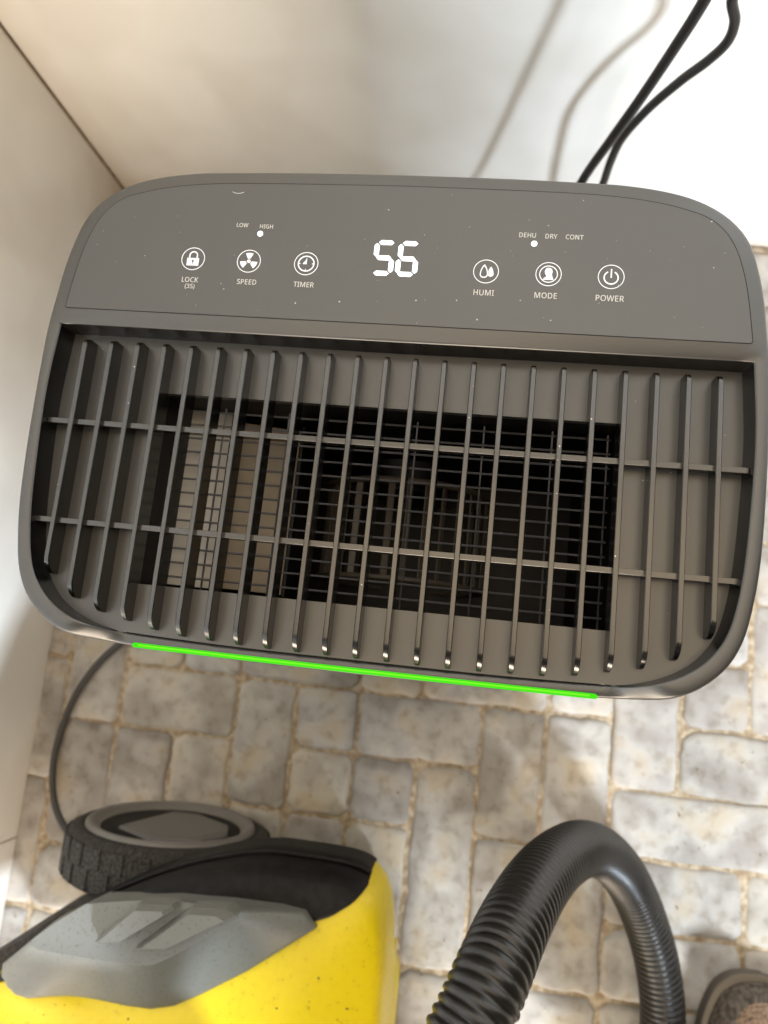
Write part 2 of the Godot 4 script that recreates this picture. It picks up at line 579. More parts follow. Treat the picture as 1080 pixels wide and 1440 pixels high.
	var a0 := Vector3(ox0, H + FL - 0.004, oz0); var a1 := Vector3(ox1, H + FL - 0.004, oz0); var a2 := Vector3(ox1, H + FL - 0.004, oz1); var a3 := Vector3(ox0, H + FL - 0.004, oz1)
	var dn := Vector3(0, -dy, 0)
	quad(st, a0, a1, a1 + dn, a0 + dn); quad(st, a1, a2, a2 + dn, a1 + dn); quad(st, a2, a3, a3 + dn, a2 + dn); quad(st, a3, a0, a0 + dn, a3 + dn)
	quad(st, a0 + dn, a1 + dn, a2 + dn, a3 + dn)
	obj("duct_wall", fin(st), M.black, duct)
	# pale baffle plates on the left
	var pl := box_mesh(Vector3(0.030, 0.0012, 0.0965), 0.0003)
	var o := obj("baffle_plate", pl, M.plate_light, duct, Vector3(-0.0995, H - 0.042, -0.0255))
	o.rotation.z = -0.16
	o = obj("baffle_plate", box_mesh(Vector3(0.033, 0.0012, 0.0925), 0.0003), M.plate_tan, duct, Vector3(-0.0675, H - 0.052, -0.0245))
	o.rotation.z = -0.30
	obj("baffle_edge", box_mesh(Vector3(0.0016, 0.016, 0.0965), 0.0003), M.black, duct, Vector3(-0.0842, H - 0.043, -0.0255))
	obj("baffle_edge", box_mesh(Vector3(0.002, 0.04, 0.0965), 0.0003), M.black, duct, Vector3(-0.0505, H - 0.077, -0.0255))
	# squirrel cage fan, axis along the machine's depth
	var fanw := put(t, Node3D.new(), "fan_wheel")
	fanw.position = Vector3(0.004, H - 0.145, -0.0255)
	for k in 30:
		var a := TAU * k / 30.0
		var b := obj("fan_blade", box_mesh(Vector3(0.0042, 0.0010, 0.056), 0.0003), M.fan, fanw, Vector3(cos(a), sin(a), 0) * 0.052)
		b.rotation.z = a + PI / 2 - 0.5
	for z in [-0.0295, 0.0295]:
		st = st0(true)
		rows = []
		for q in [[0.046, -0.0015], [0.0555, -0.0015], [0.0555, 0.0015], [0.046, 0.0015], [0.046, -0.0015]]:
			var row := PackedVector3Array()
			for k in 48:
				row.append(Vector3(cos(TAU * k / 48) * q[0], sin(TAU * k / 48) * q[0], q[1]))
			rows.append(row)
		grid(st, rows, true)
		obj("fan_ring", fin(st), M.fan, fanw, Vector3(0, 0, z))
	var hubm := CylinderMesh.new()
	hubm.top_radius = 0.026; hubm.bottom_radius = 0.030; hubm.height = 0.018
	var motor := obj("fan_motor", hubm, M.black, fanw, Vector3(0, 0.012, -0.036))
	motor.rotation.x = PI / 2
	# wire guard
	var guard := put(t, Node3D.new(), "wire_guard")
	var rod := st0(true)
	tube(rod, PackedVector3Array([Vector3(ox0 + 0.001, 0, 0), Vector3(ox1 - 0.001, 0, 0)]), func(_d): return 0.00058, 8)
	var rodm := fin(rod)
	for k in 13:
		obj("guard_wire", rodm, M.wire, guard, Vector3(0, H - 0.030, -0.0705 + 0.00745 * k))
	rod = st0(true)
	tube(rod, PackedVector3Array([Vector3(0, 0, oz0 + 0.001), Vector3(0, 0, oz1 - 0.001)]), func(_d): return 0.0005, 8)
	rodm = fin(rod)
	for x in [-0.0875, -0.0525, -0.0185, 0.016, 0.0505, 0.085, 0.1125]:
		obj("cross_wire", rodm, M.wire, guard, Vector3(x, H - 0.0312, 0))
	# control panel sheet
	var half_p := spline2([Vector2(0, -0.1872), Vector2(0.055, -0.1866), Vector2(0.090, -0.1858), Vector2(0.112, -0.1842), Vector2(0.128, -0.1817), Vector2(0.1385, -0.1790), Vector2(0.147, -0.1760), Vector2(0.1535, -0.1715), Vector2(0.1592, -0.1645), Vector2(0.1634, -0.1545), Vector2(0.1665, -0.1420), Vector2(0.1684, -0.129), Vector2(0.1700, -0.1135)])
	half_p.append(Vector2(0.1693, -0.1128))
	half_p.append(Vector2(0, -0.1128))
	var panel_poly := mirror(half_p)
	var wide := Geometry2D.offset_polygon(panel_poly, 0.00042)[0]
	st = st0(false)
	prism(st, wide, H - 0.0008, H + 0.00006)
	obj("panel_gap", fin(st), M.gap, t)
	st = st0(false)
	prism(st, panel_poly, H - 0.0008, H + 0.00022)
	var panel := obj("control_panel", fin(st), M.panel, t)
	build_controls(panel)
	# green light bar along the front edge
	st = st0(true)
	var bar := PackedVector3Array()
	for q in [[-0.1117, 0.0002], [-0.1113, 0.0009], [-0.1104, 0.0013]]:
		bar.append(Vector3(q[0], 0, 0))
	for k in range(1, 20):
		bar.append(Vector3(lerpf(-0.1104, 0.1104, k / 20.0), 0, 0.0004 * (1 - pow(k / 10.0 - 1, 2))))
	for q in [0.1104, 0.1113, 0.1117]:
		bar.append(Vector3(q, 0, 0))
	tube(st, bar, func(d): return 0.0013 * sqrt(clampf(1.0 - pow(maxf(0.0, absf(d - 0.1117) - 0.1104) / 0.0014, 2), 0.02, 1.0)), 12)
	var lb := obj("light_bar", fin(st), M.green, t, Vector3(0, H + FL - 0.0004, 0.0549))
	st = st0(true)
	tube(st, PackedVector3Array([Vector3(-0.108, 0, 0), Vector3(-0.05, 0, 0.0003), Vector3(0, 0, 0.0004), Vector3(0.05, 0, 0.0003), Vector3(0.108, 0, 0)]), func(_d): return 0.0005, 8)
	obj("light_core", fin(st), M.green_core, lb, Vector3(0, 0.00095, -0.0001))
	# housing below
	st = st0(true)
	rows = []
	for s in [[0.010, -0.034], [0.009, -0.05], [0.011, -0.30], [0.013, -0.555], [0.019, -0.575], [0.019, -0.578]]:
		var row := PackedVector3Array()
		for j in n:
			var p := ro[j] - rd[j] * float(s[0])
			row.append(Vector3(p.x, H + float(s[1]), p.y))
		rows.append(row)
	grid(st, rows, true)
	fan(st, rows[-1], Vector3(0, H - 0.578, -0.055))
	# shoulder that joins the housing to the rim
	var sh := PackedVector3Array()
	for j in n:
		var p := ro[j] - rd[j] * 0.0025
		sh.append(Vector3(p.x, H - 0.034, p.y))
	grid(st, [sh, rows[0]], true)
	obj("housing", fin(st), M.plastic, t)
	for q in [[-0.13, -0.16], [0.13, -0.16], [-0.13, 0.02], [0.13, 0.02]]:
		var cm := CylinderMesh.new()
		cm.top_radius = 0.014; cm.bottom_radius = 0.012; cm.height = 0.0225
		obj("foot", cm, M.black, t, Vector3(q[0], 0.0113, q[1]))
	# dust specks lying on the plastic
	st = st0(false)
	rng.seed = 12
	for k in 90:
		var x := rng.randf_range(-0.165, 0.165)
		var z := rng.randf_range(-0.185, -0.107)
		var y := 0.00024
		if k > 60:
			z = rng.randf_range(-0.10, 0.045)
			x = (rng.randi_range(1, 23) - 12) * 0.01434 + rng.randf_range(-0.0006, 0.0006)
			if k > 76:
				x = rng.randf_range(0.118, 0.165) * (1.0 if rng.randf() < 0.7 else -1.0)
				y = FL + 0.00005
				z = rng.randf_range(-0.098, 0.02)
			else:
				z = rng.randf_range(-0.09, 0.02)
				y = -0.0026
		elif not Geometry2D.is_point_in_polygon(Vector2(x, z), panel_poly):
			continue
		var r := 0.00009 + 0.00022 * pow(rng.randf(), 3.0)
		var ang := rng.randf() * TAU
		var poly := PackedVector2Array()
		for q in 5:
			var rr2 := r * rng.randf_range(0.6, 1.3) * (1.0 + 0.8 * absf(cos(TAU * q / 5)))
			poly.append(Vector2(x, z) + Vector2.from_angle(ang + TAU * q / 5) * rr2)
		prism(st, poly, H + y - 0.0001, H + y + 0.00012)
	var du := obj("dust_specks", fin(st), M.dust, t)
	du.set_meta("kind", "stuff")

func letters(parent: Node, text: String, em: float, x: float, z: float, m: Material) -> void:
	var tm := TextMesh.new()
	var f := SystemFont.new()
	f.font_names = PackedStringArray(["Droid Sans"])
	tm.font = f
	tm.text = text
	tm.font_size = 64
	tm.pixel_size = 0.001
	tm.depth = 0.0022
	tm.curve_step = 2.0
	var o := obj("lettering", tm, m, parent, Vector3(x, H + 0.00030, z))
	o.rotation.x = -PI / 2
	o.scale = Vector3.ONE * em * 1.08 / 0.064

func build_controls(t: Node) -> void:
	var y0 := H + 0.0001
	var y1 := H + 0.00036
	# lettering
	letters(t, "LOCK", 0.00345, -0.1053, -0.1311, M.print)
	letters(t, "(3S)", 0.0030, -0.1048, -0.1276, M.print)
	letters(t, "SPEED", 0.00345, -0.0751, -0.1313, M.print)
	letters(t, "TIMER", 0.00345, -0.0454, -0.1313, M.print)
	letters(t, "HUMI", 0.0037, 0.0446, -0.1315, M.print)
	letters(t, "MODE", 0.0037, 0.0744, -0.1315, M.print)
	letters(t, "POWER", 0.0038, 0.1045, -0.1316, M.print)
	letters(t, "LOW", 0.0028, -0.0817, -0.1625, M.print)
	letters(t, "HIGH", 0.0028, -0.0688, -0.1622, M.print)
	letters(t, "DEHU", 0.0031, 0.0636, -0.1628, M.print)
	letters(t, "DRY", 0.0031, 0.0750, -0.1626, M.print)
	letters(t, "CONT", 0.0031, 0.0862, -0.1626, M.print)
	# glowing symbols, each in its ring
	var xs := [-0.1052, -0.0755, -0.0455, 0.0449, 0.0751, 0.1047]
	var names := ["lock_symbol", "fan_symbol", "clock_symbol", "drop_symbol", "head_symbol", "power_symbol"]
	for k in 6:
		var st := st0(false)
		arc_band(st, Vector2.ZERO, 0.00555, 0.00588, 0, TAU, y0, y1, 56)
		match k:
			0:
				prism(st, PackedVector2Array([Vector2(-0.0030, -0.0004), Vector2(0.0030, -0.0004), Vector2(0.0030, 0.0035), Vector2(-0.0030, 0.0035)]), y0, y1)
				arc_band(st, Vector2(0, -0.0018), 0.0016, 0.0022, PI, TAU, y0, y1, 16)
				for s in [-1, 1]:
					var xx: float = s * 0.0019
					prism(st, PackedVector2Array([Vector2(xx - 0.0003, -0.0018), Vector2(xx + 0.0003, -0.0018), Vector2(xx + 0.0003, -0.0003), Vector2(xx - 0.0003, -0.0003)]), y0, y1)
			1:
				arc_band(st, Vector2.ZERO, 0.0, 0.0009, 0, TAU, y0, y1, 20)
				for s in 3:
					var a := -PI / 2 + TAU * s / 3
					arc_band(st, Vector2.ZERO, 0.0014, 0.0043, a - 0.46, a + 0.46, y0, y1, 10)
			2:
				arc_band(st, Vector2.ZERO, 0.0035, 0.0041, 0, TAU, y0, y1, 40)
				prism(st, PackedVector2Array([Vector2(-0.0002, -0.0026), Vector2(0.00025, -0.0026), Vector2(0.00025, 0.0003), Vector2(-0.0016, 0.0003), Vector2(-0.0016, -0.0001), Vector2(-0.0002, -0.0001)]), y0, y1)
				for s in [1, 2, 3]:
					var a: float = PI / 2 * s - PI / 2
					var d := Vector2(cos(a), sin(a))
					var e := Vector2(-d.y, d.x) * 0.0002
					prism(st, PackedVector2Array([d * 0.0028 - e, d * 0.0035 - e, d * 0.0035 + e, d * 0.0028 + e]), y0, y1)
			3:
				var drop := PackedVector2Array(); var dr2 := PackedVector2Array(); var sol := PackedVector2Array()
				for q in 33:
					var a := -PI / 2 + TAU * q / 32
					var w := sin((a + PI / 2) / 2)
					var shape := Vector2(cos(a) * 0.0025 * pow(w, 0.9), sin(a) * 0.0030 + (0.0011 if a < PI / 2 else 0.0011))
					if q == 0 or q == 32:
						shape = Vector2(0, -0.0032)
					drop.append(Vector2(-0.0009, 0) + Vector2(cos(a) * 0.0022 * sqrt(absf(w)), 0.0010 + sin(a) * (0.0023 if sin(a) > 0 else 0.0045)))
				for q in 33:
					var v := drop[q] - Vector2(-0.0009, 0.0008)
					dr2.append(Vector2(-0.0009, 0.0008) + v * 0.76)
					sol.append(Vector2(0.0022, 0.0007) + v * 0.72)
				var rows := [PackedVector3Array(), PackedVector3Array()]
				for q in 33:
					rows[0].append(Vector3(drop[q].x, y1, drop[q].y)); rows[1].append(Vector3(dr2[q].x, y1, dr2[q].y))
				grid(st, rows)
				sol.remove_at(32)
				# the filled drop stands behind the open one
				for piece in Geometry2D.clip_polygons(sol, Geometry2D.offset_polygon(drop.slice(0, 32), 0.0003)[0]):
					prism(st, piece, y0, y1)
			4:
				arc_band(st, Vector2.ZERO, 0.0038, 0.0042, 0, TAU, y0, y1, 44)
				prism(st, PackedVector2Array([Vector2(-0.0024, 0.0028), Vector2(-0.0021, 0.0021), Vector2(-0.0008, 0.0015), Vector2(-0.0008, 0.0010), Vector2(-0.0015, 0.0000), Vector2(-0.0018, -0.0012), Vector2(-0.0014, -0.0025), Vector2(-0.0005, -0.0031), Vector2(0.0005, -0.0031), Vector2(0.0014, -0.0025), Vector2(0.0018, -0.0012), Vector2(0.0015, 0.0), Vector2(0.0008, 0.0010), Vector2(0.0008, 0.0015), Vector2(0.0021, 0.0021), Vector2(0.0024, 0.0028)]), y0, y1)
			5:
				arc_band(st, Vector2(0, 0.0004), 0.0028, 0.0034, -PI / 2 + 0.5, PI * 1.5 - 0.5, y0, y1, 36)
				prism(st, PackedVector2Array([Vector2(-0.0003, -0.0038), Vector2(0.0003, -0.0038), Vector2(0.0003, 0.0005), Vector2(-0.0003, 0.0005)]), y0, y1)
		obj(names[k], fin(st), M.symbol, t, Vector3(xs[k], 0, -0.1427)).scale = Vector3(1.06, 1.0, 1.06)
		if k == 0:
			st = st0(false)
			arc_band(st, Vector2(0, 0.0012), 0.0, 0.0006, 0, TAU, y0, y1 + 0.00006, 12)
			prism(st, PackedVector2Array([Vector2(-0.0002, 0.0012), Vector2(0.0002, 0.0012), Vector2(0.0002, 0.0028), Vector2(-0.0002, 0.0028)]), y0, y1 + 0.00005)
			obj("keyhole", fin(st), M.panel, t, Vector3(xs[k], 0, -0.1427))
	# seven segment digits: 5 and 6
	for dgt in [[-0.0063, [0, 5, 6, 2, 3]], [0.0058, [0, 5, 4, 6, 2, 3]]]:
		for s in dgt[1]:
			var w := 0.0043
			var hh := 0.0083
			var g := 0.00045
			var th := 0.00125
			var poly: PackedVector2Array
			var xx: float
			var zz: float
			if s in [0, 6, 3]:
				zz = {0: -hh, 6: 0.0, 3: hh}[s]
				xx = 0.0
				poly = PackedVector2Array([Vector2(-w + g, 0), Vector2(-w + g + th, -th), Vector2(w - g - th, -th), Vector2(w - g, 0), Vector2(w - g - th, th), Vector2(-w + g + th, th)])
			else:
				xx = -w if s in [5, 4] else w
				zz = -hh / 2 if s in [5, 1] else hh / 2
				var q := hh / 2 - g
				poly = PackedVector2Array([Vector2(0, -q), Vector2(th, -q + th), Vector2(th, q - th), Vector2(0, q), Vector2(-th, q - th), Vector2(-th, -q + th)])
			for v in poly.size():
				poly[v] += Vector2(xx - zz * 0.07, zz)
			var st := st0(false)
			prism(st, poly, y0, y1)
			obj("digit_segment_light", fin(st), M.digit, t, Vector3(float(dgt[0]), 0, -0.1476))
	for q in [[-0.0716, -0.1581], [0.0671, -0.1584]]:
		var st := st0(false)
		arc_band(st, Vector2.ZERO, 0.0, 0.0015, 0, TAU, y0, y1, 20)
		obj("indicator_light", fin(st), M.digit, t, Vector3(q[0], 0, q[1]))
	var st := st0(false)
	arc_band(st, Vector2(0, -0.0052), 0.0058, 0.0060, PI / 2 - 0.55, PI / 2 + 0.55, y0, y1, 10)
	obj("scratch", fin(st), M.print, t, Vector3(-0.0865, 0, -0.181))

# ---------------------------------------------------------------- vacuum
const VC := Vector2(-0.10, 0.418)
func vr(d: Vector2) -> float:
	var rx := 0.108 if d.x > 0 else 0.27
	var e := 6.0 if d.x > 0 else 1.5
	return pow(pow(absf(d.x) / rx, e) + pow(absf(d.y) / (0.195 if d.y > 0 else 0.181), e), 1.0 / e)

func vdome(x: float, z: float) -> float:
	var r := vr(Vector2(x, z) - VC)
	var prof := [[0.0, 0.288], [0.25, 0.287], [0.5, 0.282], [0.7, 0.277], [0.88, 0.270], [0.94, 0.265], [0.97, 0.257], [0.99, 0.243], [1.0, 0.225], [1.001, 0.2]]
	var y := 0.2
	for i in prof.size() - 1:
		if r >= prof[i][0] and r <= prof[i + 1][0]:
			y = lerpf(prof[i][1], prof[i + 1][1], (r - prof[i][0]) / (prof[i + 1][0] - prof[i][0]))
	var d := Vector2(x + 0.287, z - 0.362)
	y += 0.022 * exp(-(d.x * d.x / 0.0006 + d.y * d.y / 0.00035))
	return y

func poly_resample(p: PackedVector2Array, n: int) -> PackedVector2Array:
	var total := 0.0
	for i in p.size():
		total += p[i].distance_to(p[(i + 1) % p.size()])
	var out := PackedVector2Array()
	var step := total / n
	var i := 0
	var acc := 0.0
	for k in n:
		var want := k * step
		while i < p.size() - 1 and acc + p[i].distance_to(p[(i + 1) % p.size()]) < want:
			acc += p[i].distance_to(p[(i + 1) % p.size()])
			i += 1
		var l := p[i].distance_to(p[(i + 1) % p.size()])
		out.append(p[i].lerp(p[(i + 1) % p.size()], clampf((want - acc) / maxf(l, 1e-6), 0, 1)))
	return out

func build_vacuum() -> void:
	var t := thing("vacuum_cleaner", "yellow and black wet and dry vacuum cleaner with a grey latch and large wheel", "vacuum cleaner")
	var n := 96
	# yellow hood
	var st := st0(true)
	var rows := []
	for s in [[0.95, 0.185], [0.985, 0.19], [1.0, 0.2], [1.0, 0.225], [0.99, 0.243], [0.98, 0.251], [0.97, 0.257], [0.955, 0.2617], [0.94, 0.265], [0.9, 0.2685], [0.8, 0], [0.7, 0], [0.6, 0], [0.5, 0], [0.4, 0], [0.25, 0], [0.1, 0], [0.0, 0]]:
		var row := PackedVector3Array()
		for k in n:
			var d := Vector2.from_angle(TAU * k / n)
			var p := VC + d / vr(d) * float(s[0])
			var y: float = s[1]
			if s[0] < 0.95:
				y = vdome(p.x, p.y)
			row.append(Vector3(p.x, y, p.y))
		rows.append(row)
	grid(st, rows, true)
	obj("hood", fin(st), M.yellow, t)
	# tub under the hood, set back on the wheel's side
	st = st0(true)
	rows = []
	for s in [[0.62, 0.03], [0.70, 0.035], [0.74, 0.06], [0.90, 0.186], [0.94, 0.195]]:
		var row := PackedVector3Array()
		for k in n:
			var d := Vector2.from_angle(TAU * k / n)
			var back := clampf(-(d.x * 0.9 + d.y * 0.75), 0.0, 1.0)
			var p := VC + d / vr(d) * lerpf(s[0], 0.99, smoothstep(0.15, 0.6, d.x) * smoothstep(-0.8, -0.15, d.y) * (0.0 if s[1] < 0.034 else 1.0)) * (1.0 - 0.38 * smoothstep(0.1, 0.75, back))
			row.append(Vector3(p.x, s[1], p.y))
		rows.append(row)
	grid(st, rows, true)
	fan(st, rows[0], Vector3(VC.x, 0.03, VC.y))
	obj("tub", fin(st), M.yellow, t)
	st = st0(true)
	rows = []
	for s in [[0.3, 0.012], [0.72, 0.012], [0.76, 0.022], [0.76, 0.05], [0.7, 0.058]]:
		var row := PackedVector3Array()
		for k in n:
			var d := Vector2.from_angle(TAU * k / n)
			var back := clampf(-(d.x * 0.9 + d.y * 0.75), 0.0, 1.0)
			var p := VC + d / vr(d) * float(s[0]) * (1.0 - 0.38 * smoothstep(0.1, 0.75, back))
			row.append(Vector3(p.x, s[1], p.y))
		rows.append(row)
	grid(st, rows, true)
	fan(st, rows[0], Vector3(VC.x, 0.012, VC.y))
	obj("chassis", fin(st), M.vac_black, t)
	# black fender on the wheel's side of the hood
	st = st0(true)
	rows = []
	var zin := [[-0.40, 0.40], [-0.36, 0.385], [-0.315, 0.362], [-0.28, 0.345], [-0.20, 0.325], [-0.12, 0.302], [-0.0662, 0.2822], [-0.0426, 0.2725], [-0.0260, 0.2605], [-0.0160, 0.2490]]
	for k in 61:
		var x := lerpf(-0.0163, -0.335, pow(k / 60.0, 1.35))
		var dx := x - VC.x
		var rx := 0.108 if dx > 0 else 0.27
		var e := 6.0 if dx > 0 else 1.5
		var zo := VC.y - 0.181 * pow(maxf(1.0 - pow(absf(dx) / rx, e), 0.0), 1.0 / e)
		var zi := 0.3
		for q in zin.size() - 1:
			if x >= zin[q][0] and x <= zin[q + 1][0]:
				zi = lerpf(zin[q][1], zin[q + 1][1], (x - zin[q][0]) / (zin[q + 1][0] - zin[q][0]))
		zi = maxf(zi, zo + 0.004)
		var row := PackedVector3Array([Vector3(x, 0.196, zo + 0.004), Vector3(x, 0.198, zo - 0.002), Vector3(x, 0.232, zo - 0.002), Vector3(x, 0.245, zo - 0.0005)])
		for q in 22:
			var f := pow((q + 1) / 23.0, 1.5) * 0.97
			var z := lerpf(zo, zi, f)
			row.append(Vector3(x, vdome(x, z) + 0.004 + 0.002 * (1.0 - f), z))
		row.append(Vector3(x, vdome(x, zi) + 0.0024, lerpf(zo, zi, 0.985)))
		row.append(Vector3(x, vdome(x, zi) - 0.003, zi))
		rows.append(row)
	grid(st, rows)
	obj("fender", fin(st), M.vac_black, t)
	# dusty rear bumper at the left
	st = st0(false)
	prism(st, PackedVector2Array([Vector2(-0.262, 0.302), Vector2(-0.292, 0.312), Vector2(-0.322, 0.338), Vector2(-0.365, 0.366), Vector2(-0.385, 0.390), Vector2(-0.385, 0.46), Vector2(-0.30, 0.44), Vector2(-0.27, 0.34)]), 0.06, 0.243)
	obj("rear_bumper", fin(st), M.dusty, t)
	# grey latch: a skirt that rises to a flat top with two finger ribs
	var base2 := PackedVector2Array([Vector2(-0.318, 0.345), Vector2(-0.279, 0.306), Vector2(-0.243, 0.2835), Vector2(-0.2105, 0.279), Vector2(-0.173, 0.272), Vector2(-0.1255, 0.268), Vector2(-0.0836, 0.2672), Vector2(-0.064, 0.2690), Vector2(-0.0535, 0.2805), Vector2(-0.1055, 0.3195), Vector2(-0.1425, 0.343), Vector2(-0.163, 0.3545), Vector2(-0.1826, 0.3600), Vector2(-0.205, 0.3615), Vector2(-0.2288, 0.3615), Vector2(-0.2700, 0.3610), Vector2(-0.312, 0.3635), Vector2(-0.320, 0.357)])
	var top2 := PackedVector2Array([Vector2(-0.279, 0.309), Vector2(-0.262, 0.294), Vector2(-0.238, 0.276), Vector2(-0.208, 0.2695), Vector2(-0.173, 0.264), Vector2(-0.1275, 0.262), Vector2(-0.1140, 0.262), Vector2(-0.1090, 0.2635), Vector2(-0.1110, 0.2690), Vector2(-0.1300, 0.2830), Vector2(-0.1498, 0.2970), Vector2(-0.1640, 0.3065), Vector2(-0.1740, 0.3120), Vector2(-0.1800, 0.3140), Vector2(-0.1880, 0.3150), Vector2(-0.2300, 0.3155), Vector2(-0.2720, 0.3155), Vector2(-0.2785, 0.3130)])
	var lift := [0.030, 0.030, 0.03, 0.03, 0.03, 0.03, 0.022, 0.017, 0.012, 0.006, 0.004, 0.003, 0.003, 0.003, 0.003, 0.006, 0.01, 0.02]
	st = st0(true)
	rows = []
	for q in [[0.0, -0.006], [0.0, 0.0], [0.02, 0.10], [0.10, 0.2], [0.5, 0.56], [0.93, 0.945], [0.98, 0.985], [1.0, 1.0]]:
		var row := PackedVector3Array()
		for k in base2.size():
			for sub in 3:
				var f := sub / 3.0
				var k2 := (k + 1) % base2.size()
				var b := base2[k].lerp(base2[k2], f)
				var u := top2[k].lerp(top2[k2], f)
				var p := b.lerp(u, q[0])
				var yb := maxf(vdome(b.x, b.y), 0.268) + lerpf(lift[k], lift[k2], f) * 0.55
				var yt := 0.318
				var y: float = lerpf(yb, yt, q[1]) if q[1] >= 0 else yb - 0.02
				row.append(Vector3(p.x, y, p.y))
		rows.append(row)
	grid(st, rows.slice(0, 6), true)
	st.set_smooth_group(1)
	grid(st, rows.slice(5, 8), true)
	st.set_smooth_group(-1)
	for q in Geometry2D.triangulate_polygon(top2):
		st.add_vertex(Vector3(top2[q].x, 0.318, top2[q].y))
	var latch := obj("latch", fin(st), M.grey, t)
	for q in [[Vector2(-0.1895, 0.2655), Vector2(-0.1620, 0.2625), Vector2(-0.1590, 0.266), Vector2(-0.2005, 0.2965), Vector2(-0.2225, 0.2990)], [Vector2(-0.1455, 0.2615), Vector2(-0.1180, 0.2595), Vector2(-0.1085, 0.2625), Vector2(-0.1650, 0.2970), Vector2(-0.1885, 0.2990)]]:
		var base := PackedVector2Array(q)
		var cc := Vector2.ZERO
		for v in base:
			cc += v / base.size()
		rows = []
		for s in [[1.03, 0.314], [1.0, 0.3205], [0.97, 0.3285], [0.78, 0.3370]]:
			var row := PackedVector3Array()
			for v in base:
				var w := cc + (v - cc) * float(s[0])
				row.append(Vector3(w.x, s[1], w.y))
			rows.append(row)
		st = st0(false)
		grid(st, rows, true)
		fan(st, rows[-1], Vector3(cc.x, 0.3370, cc.y))
		obj("finger_rib", fin(st), M.grey, latch)
	# dirt marks and crumbs on the hood
	st = st0(false)
	rng.seed = 31
	for k in 70:
		var x := rng.randf_range(-0.30, -0.02)
		var z := rng.randf_range(0.27, 0.42)
		var r := 0.0003 + 0.0011 * pow(rng.randf(), 4.0)
		var y := vdome(x, z)
		if vr(Vector2(x, z) - VC) > 0.9:
			continue
		var poly := PackedVector2Array()
		var stretch := Vector2(rng.randf_range(0.7, 2.2), rng.randf_range(0.6, 1.2))
		for q in 6:
			poly.append(Vector2(x, z) + Vector2.from_angle(TAU * q / 6) * r * rng.randf_range(0.5, 1.2) * stretch)
		prism(st, poly, y - 0.001, y + 0.00025)
	obj("dirt_marks", fin(st), M.dirt, t).set_meta("kind", "stuff")
	# yellow grip at the right side
	st = st0(false)
	rows = [PackedVector3Array([Vector3(-0.0185, 0.14, 0.315), Vector3(0.0065, 0.14, 0.330), Vector3(0.0080, 0.14, 0.45), Vector3(-0.0185, 0.14, 0.46)]),
		PackedVector3Array([Vector3(-0.0205, 0.235, 0.316), Vector3(0.0055, 0.235, 0.331), Vector3(0.0070, 0.235, 0.45), Vector3(-0.0205, 0.235, 0.46)]),
		PackedVector3Array([Vector3(-0.0245, 0.2675, 0.345), Vector3(-0.0005, 0.262, 0.333), Vector3(-0.0005, 0.262, 0.45), Vector3(-0.0245, 0.2675, 0.455)])]
	grid(st, rows, true)
	fan(st, rows[2], Vector3(-0.0125, 0.265, 0.39))
	obj("side_grip", fin(st), M.yellow, t)
	# motor head, farther back on the hood and mostly out of the picture
	st = st0(true)
	rows = []
	for s in [[0.112, 0.27], [0.112, 0.36], [0.108, 0.40], [0.095, 0.425], [0.06, 0.435], [0.0, 0.437]]:
		var row := PackedVector3Array()
		for k in 48:
			var a := TAU * k / 48
			row.append(Vector3(-0.14 + cos(a) * float(s[0]), s[1], 0.505 + sin(a) * float(s[0]) * 0.8))
		rows.append(row)
	grid(st, rows, true)
	obj("motor_head", fin(st), M.vac_black, t)
	# big wheel
	var wh := put(t, Node3D.new(), "wheel")
	wh.position = Vector3(-0.2515, 0.108, 0.262)
	var lathe := func(prof: Array, seg: int) -> ArrayMesh:
		var s2 := st0(true)
		var rw := []
		for q in prof:
			var row := PackedVector3Array()
			for k in seg:
				row.append(Vector3(cos(TAU * k / seg) * q[0], sin(TAU * k / seg) * q[0], q[1]))
			rw.append(row)
		grid(s2, rw, true)
		return fin(s2)
	obj("tyre", lathe.call([[0.088, 0.004], [0.092, -0.001], [0.098, 0.0], [0.1045, 0.004], [0.1065, 0.010], [0.1065, 0.040], [0.103, 0.048], [0.08, 0.05]], 72), M.tyre, wh)
	var lug := box_mesh(Vector3(0.0030, 0.019, 0.021), 0.0010)
	for k in 26:
		for s in 2:
			var a: float = TAU * (k + 0.5 * s) / 26
			var o := obj("tread_lug", lug, M.tyre, wh, Vector3(cos(a) * 0.1065, sin(a) * 0.1065, 0.0155 + 0.019 * s))
			o.rotation.z = a
	obj("rim", lathe.call([[0.0905, 0.008], [0.0897, -0.0015], [0.0875, -0.0045], [0.084, -0.0045], [0.0805, -0.0025], [0.0775, 0.0010], [0.074, 0.0030], [0.0, 0.0032]], 72), M.hub, wh)
	# hub plate: a raised slab with sloping sides, leaving a dark crescent
	st = st0(false)
	var slab := PackedVector2Array([Vector2(-0.046, 0.034), Vector2(0.0, 0.062), Vector2(0.05, 0.046), Vector2(0.066, 0.010), Vector2(0.056, -0.026), Vector2(0.01, -0.056), Vector2(-0.020, -0.052)])
	var sr := []
	for s in [[1.0, 0.0035], [0.97, -0.0005], [0.86, -0.0022]]:
		var row := PackedVector3Array()
		for v in slab:
			row.append(Vector3(0.008 + (v.x - 0.008) * float(s[0]), v.y * float(s[0]), s[1]))
		sr.append(row)
	grid(st, sr, true)
	fan(st, sr[2], Vector3(0.008, 0, -0.0022))
	obj("hub_plate", fin(st), M.hub_plate, wh)
	obj("hub_recess", lathe.call([[0.0745, 0.0032], [0.0735, 0.0024], [0.0, 0.0024]], 48), M.vac_black, wh)

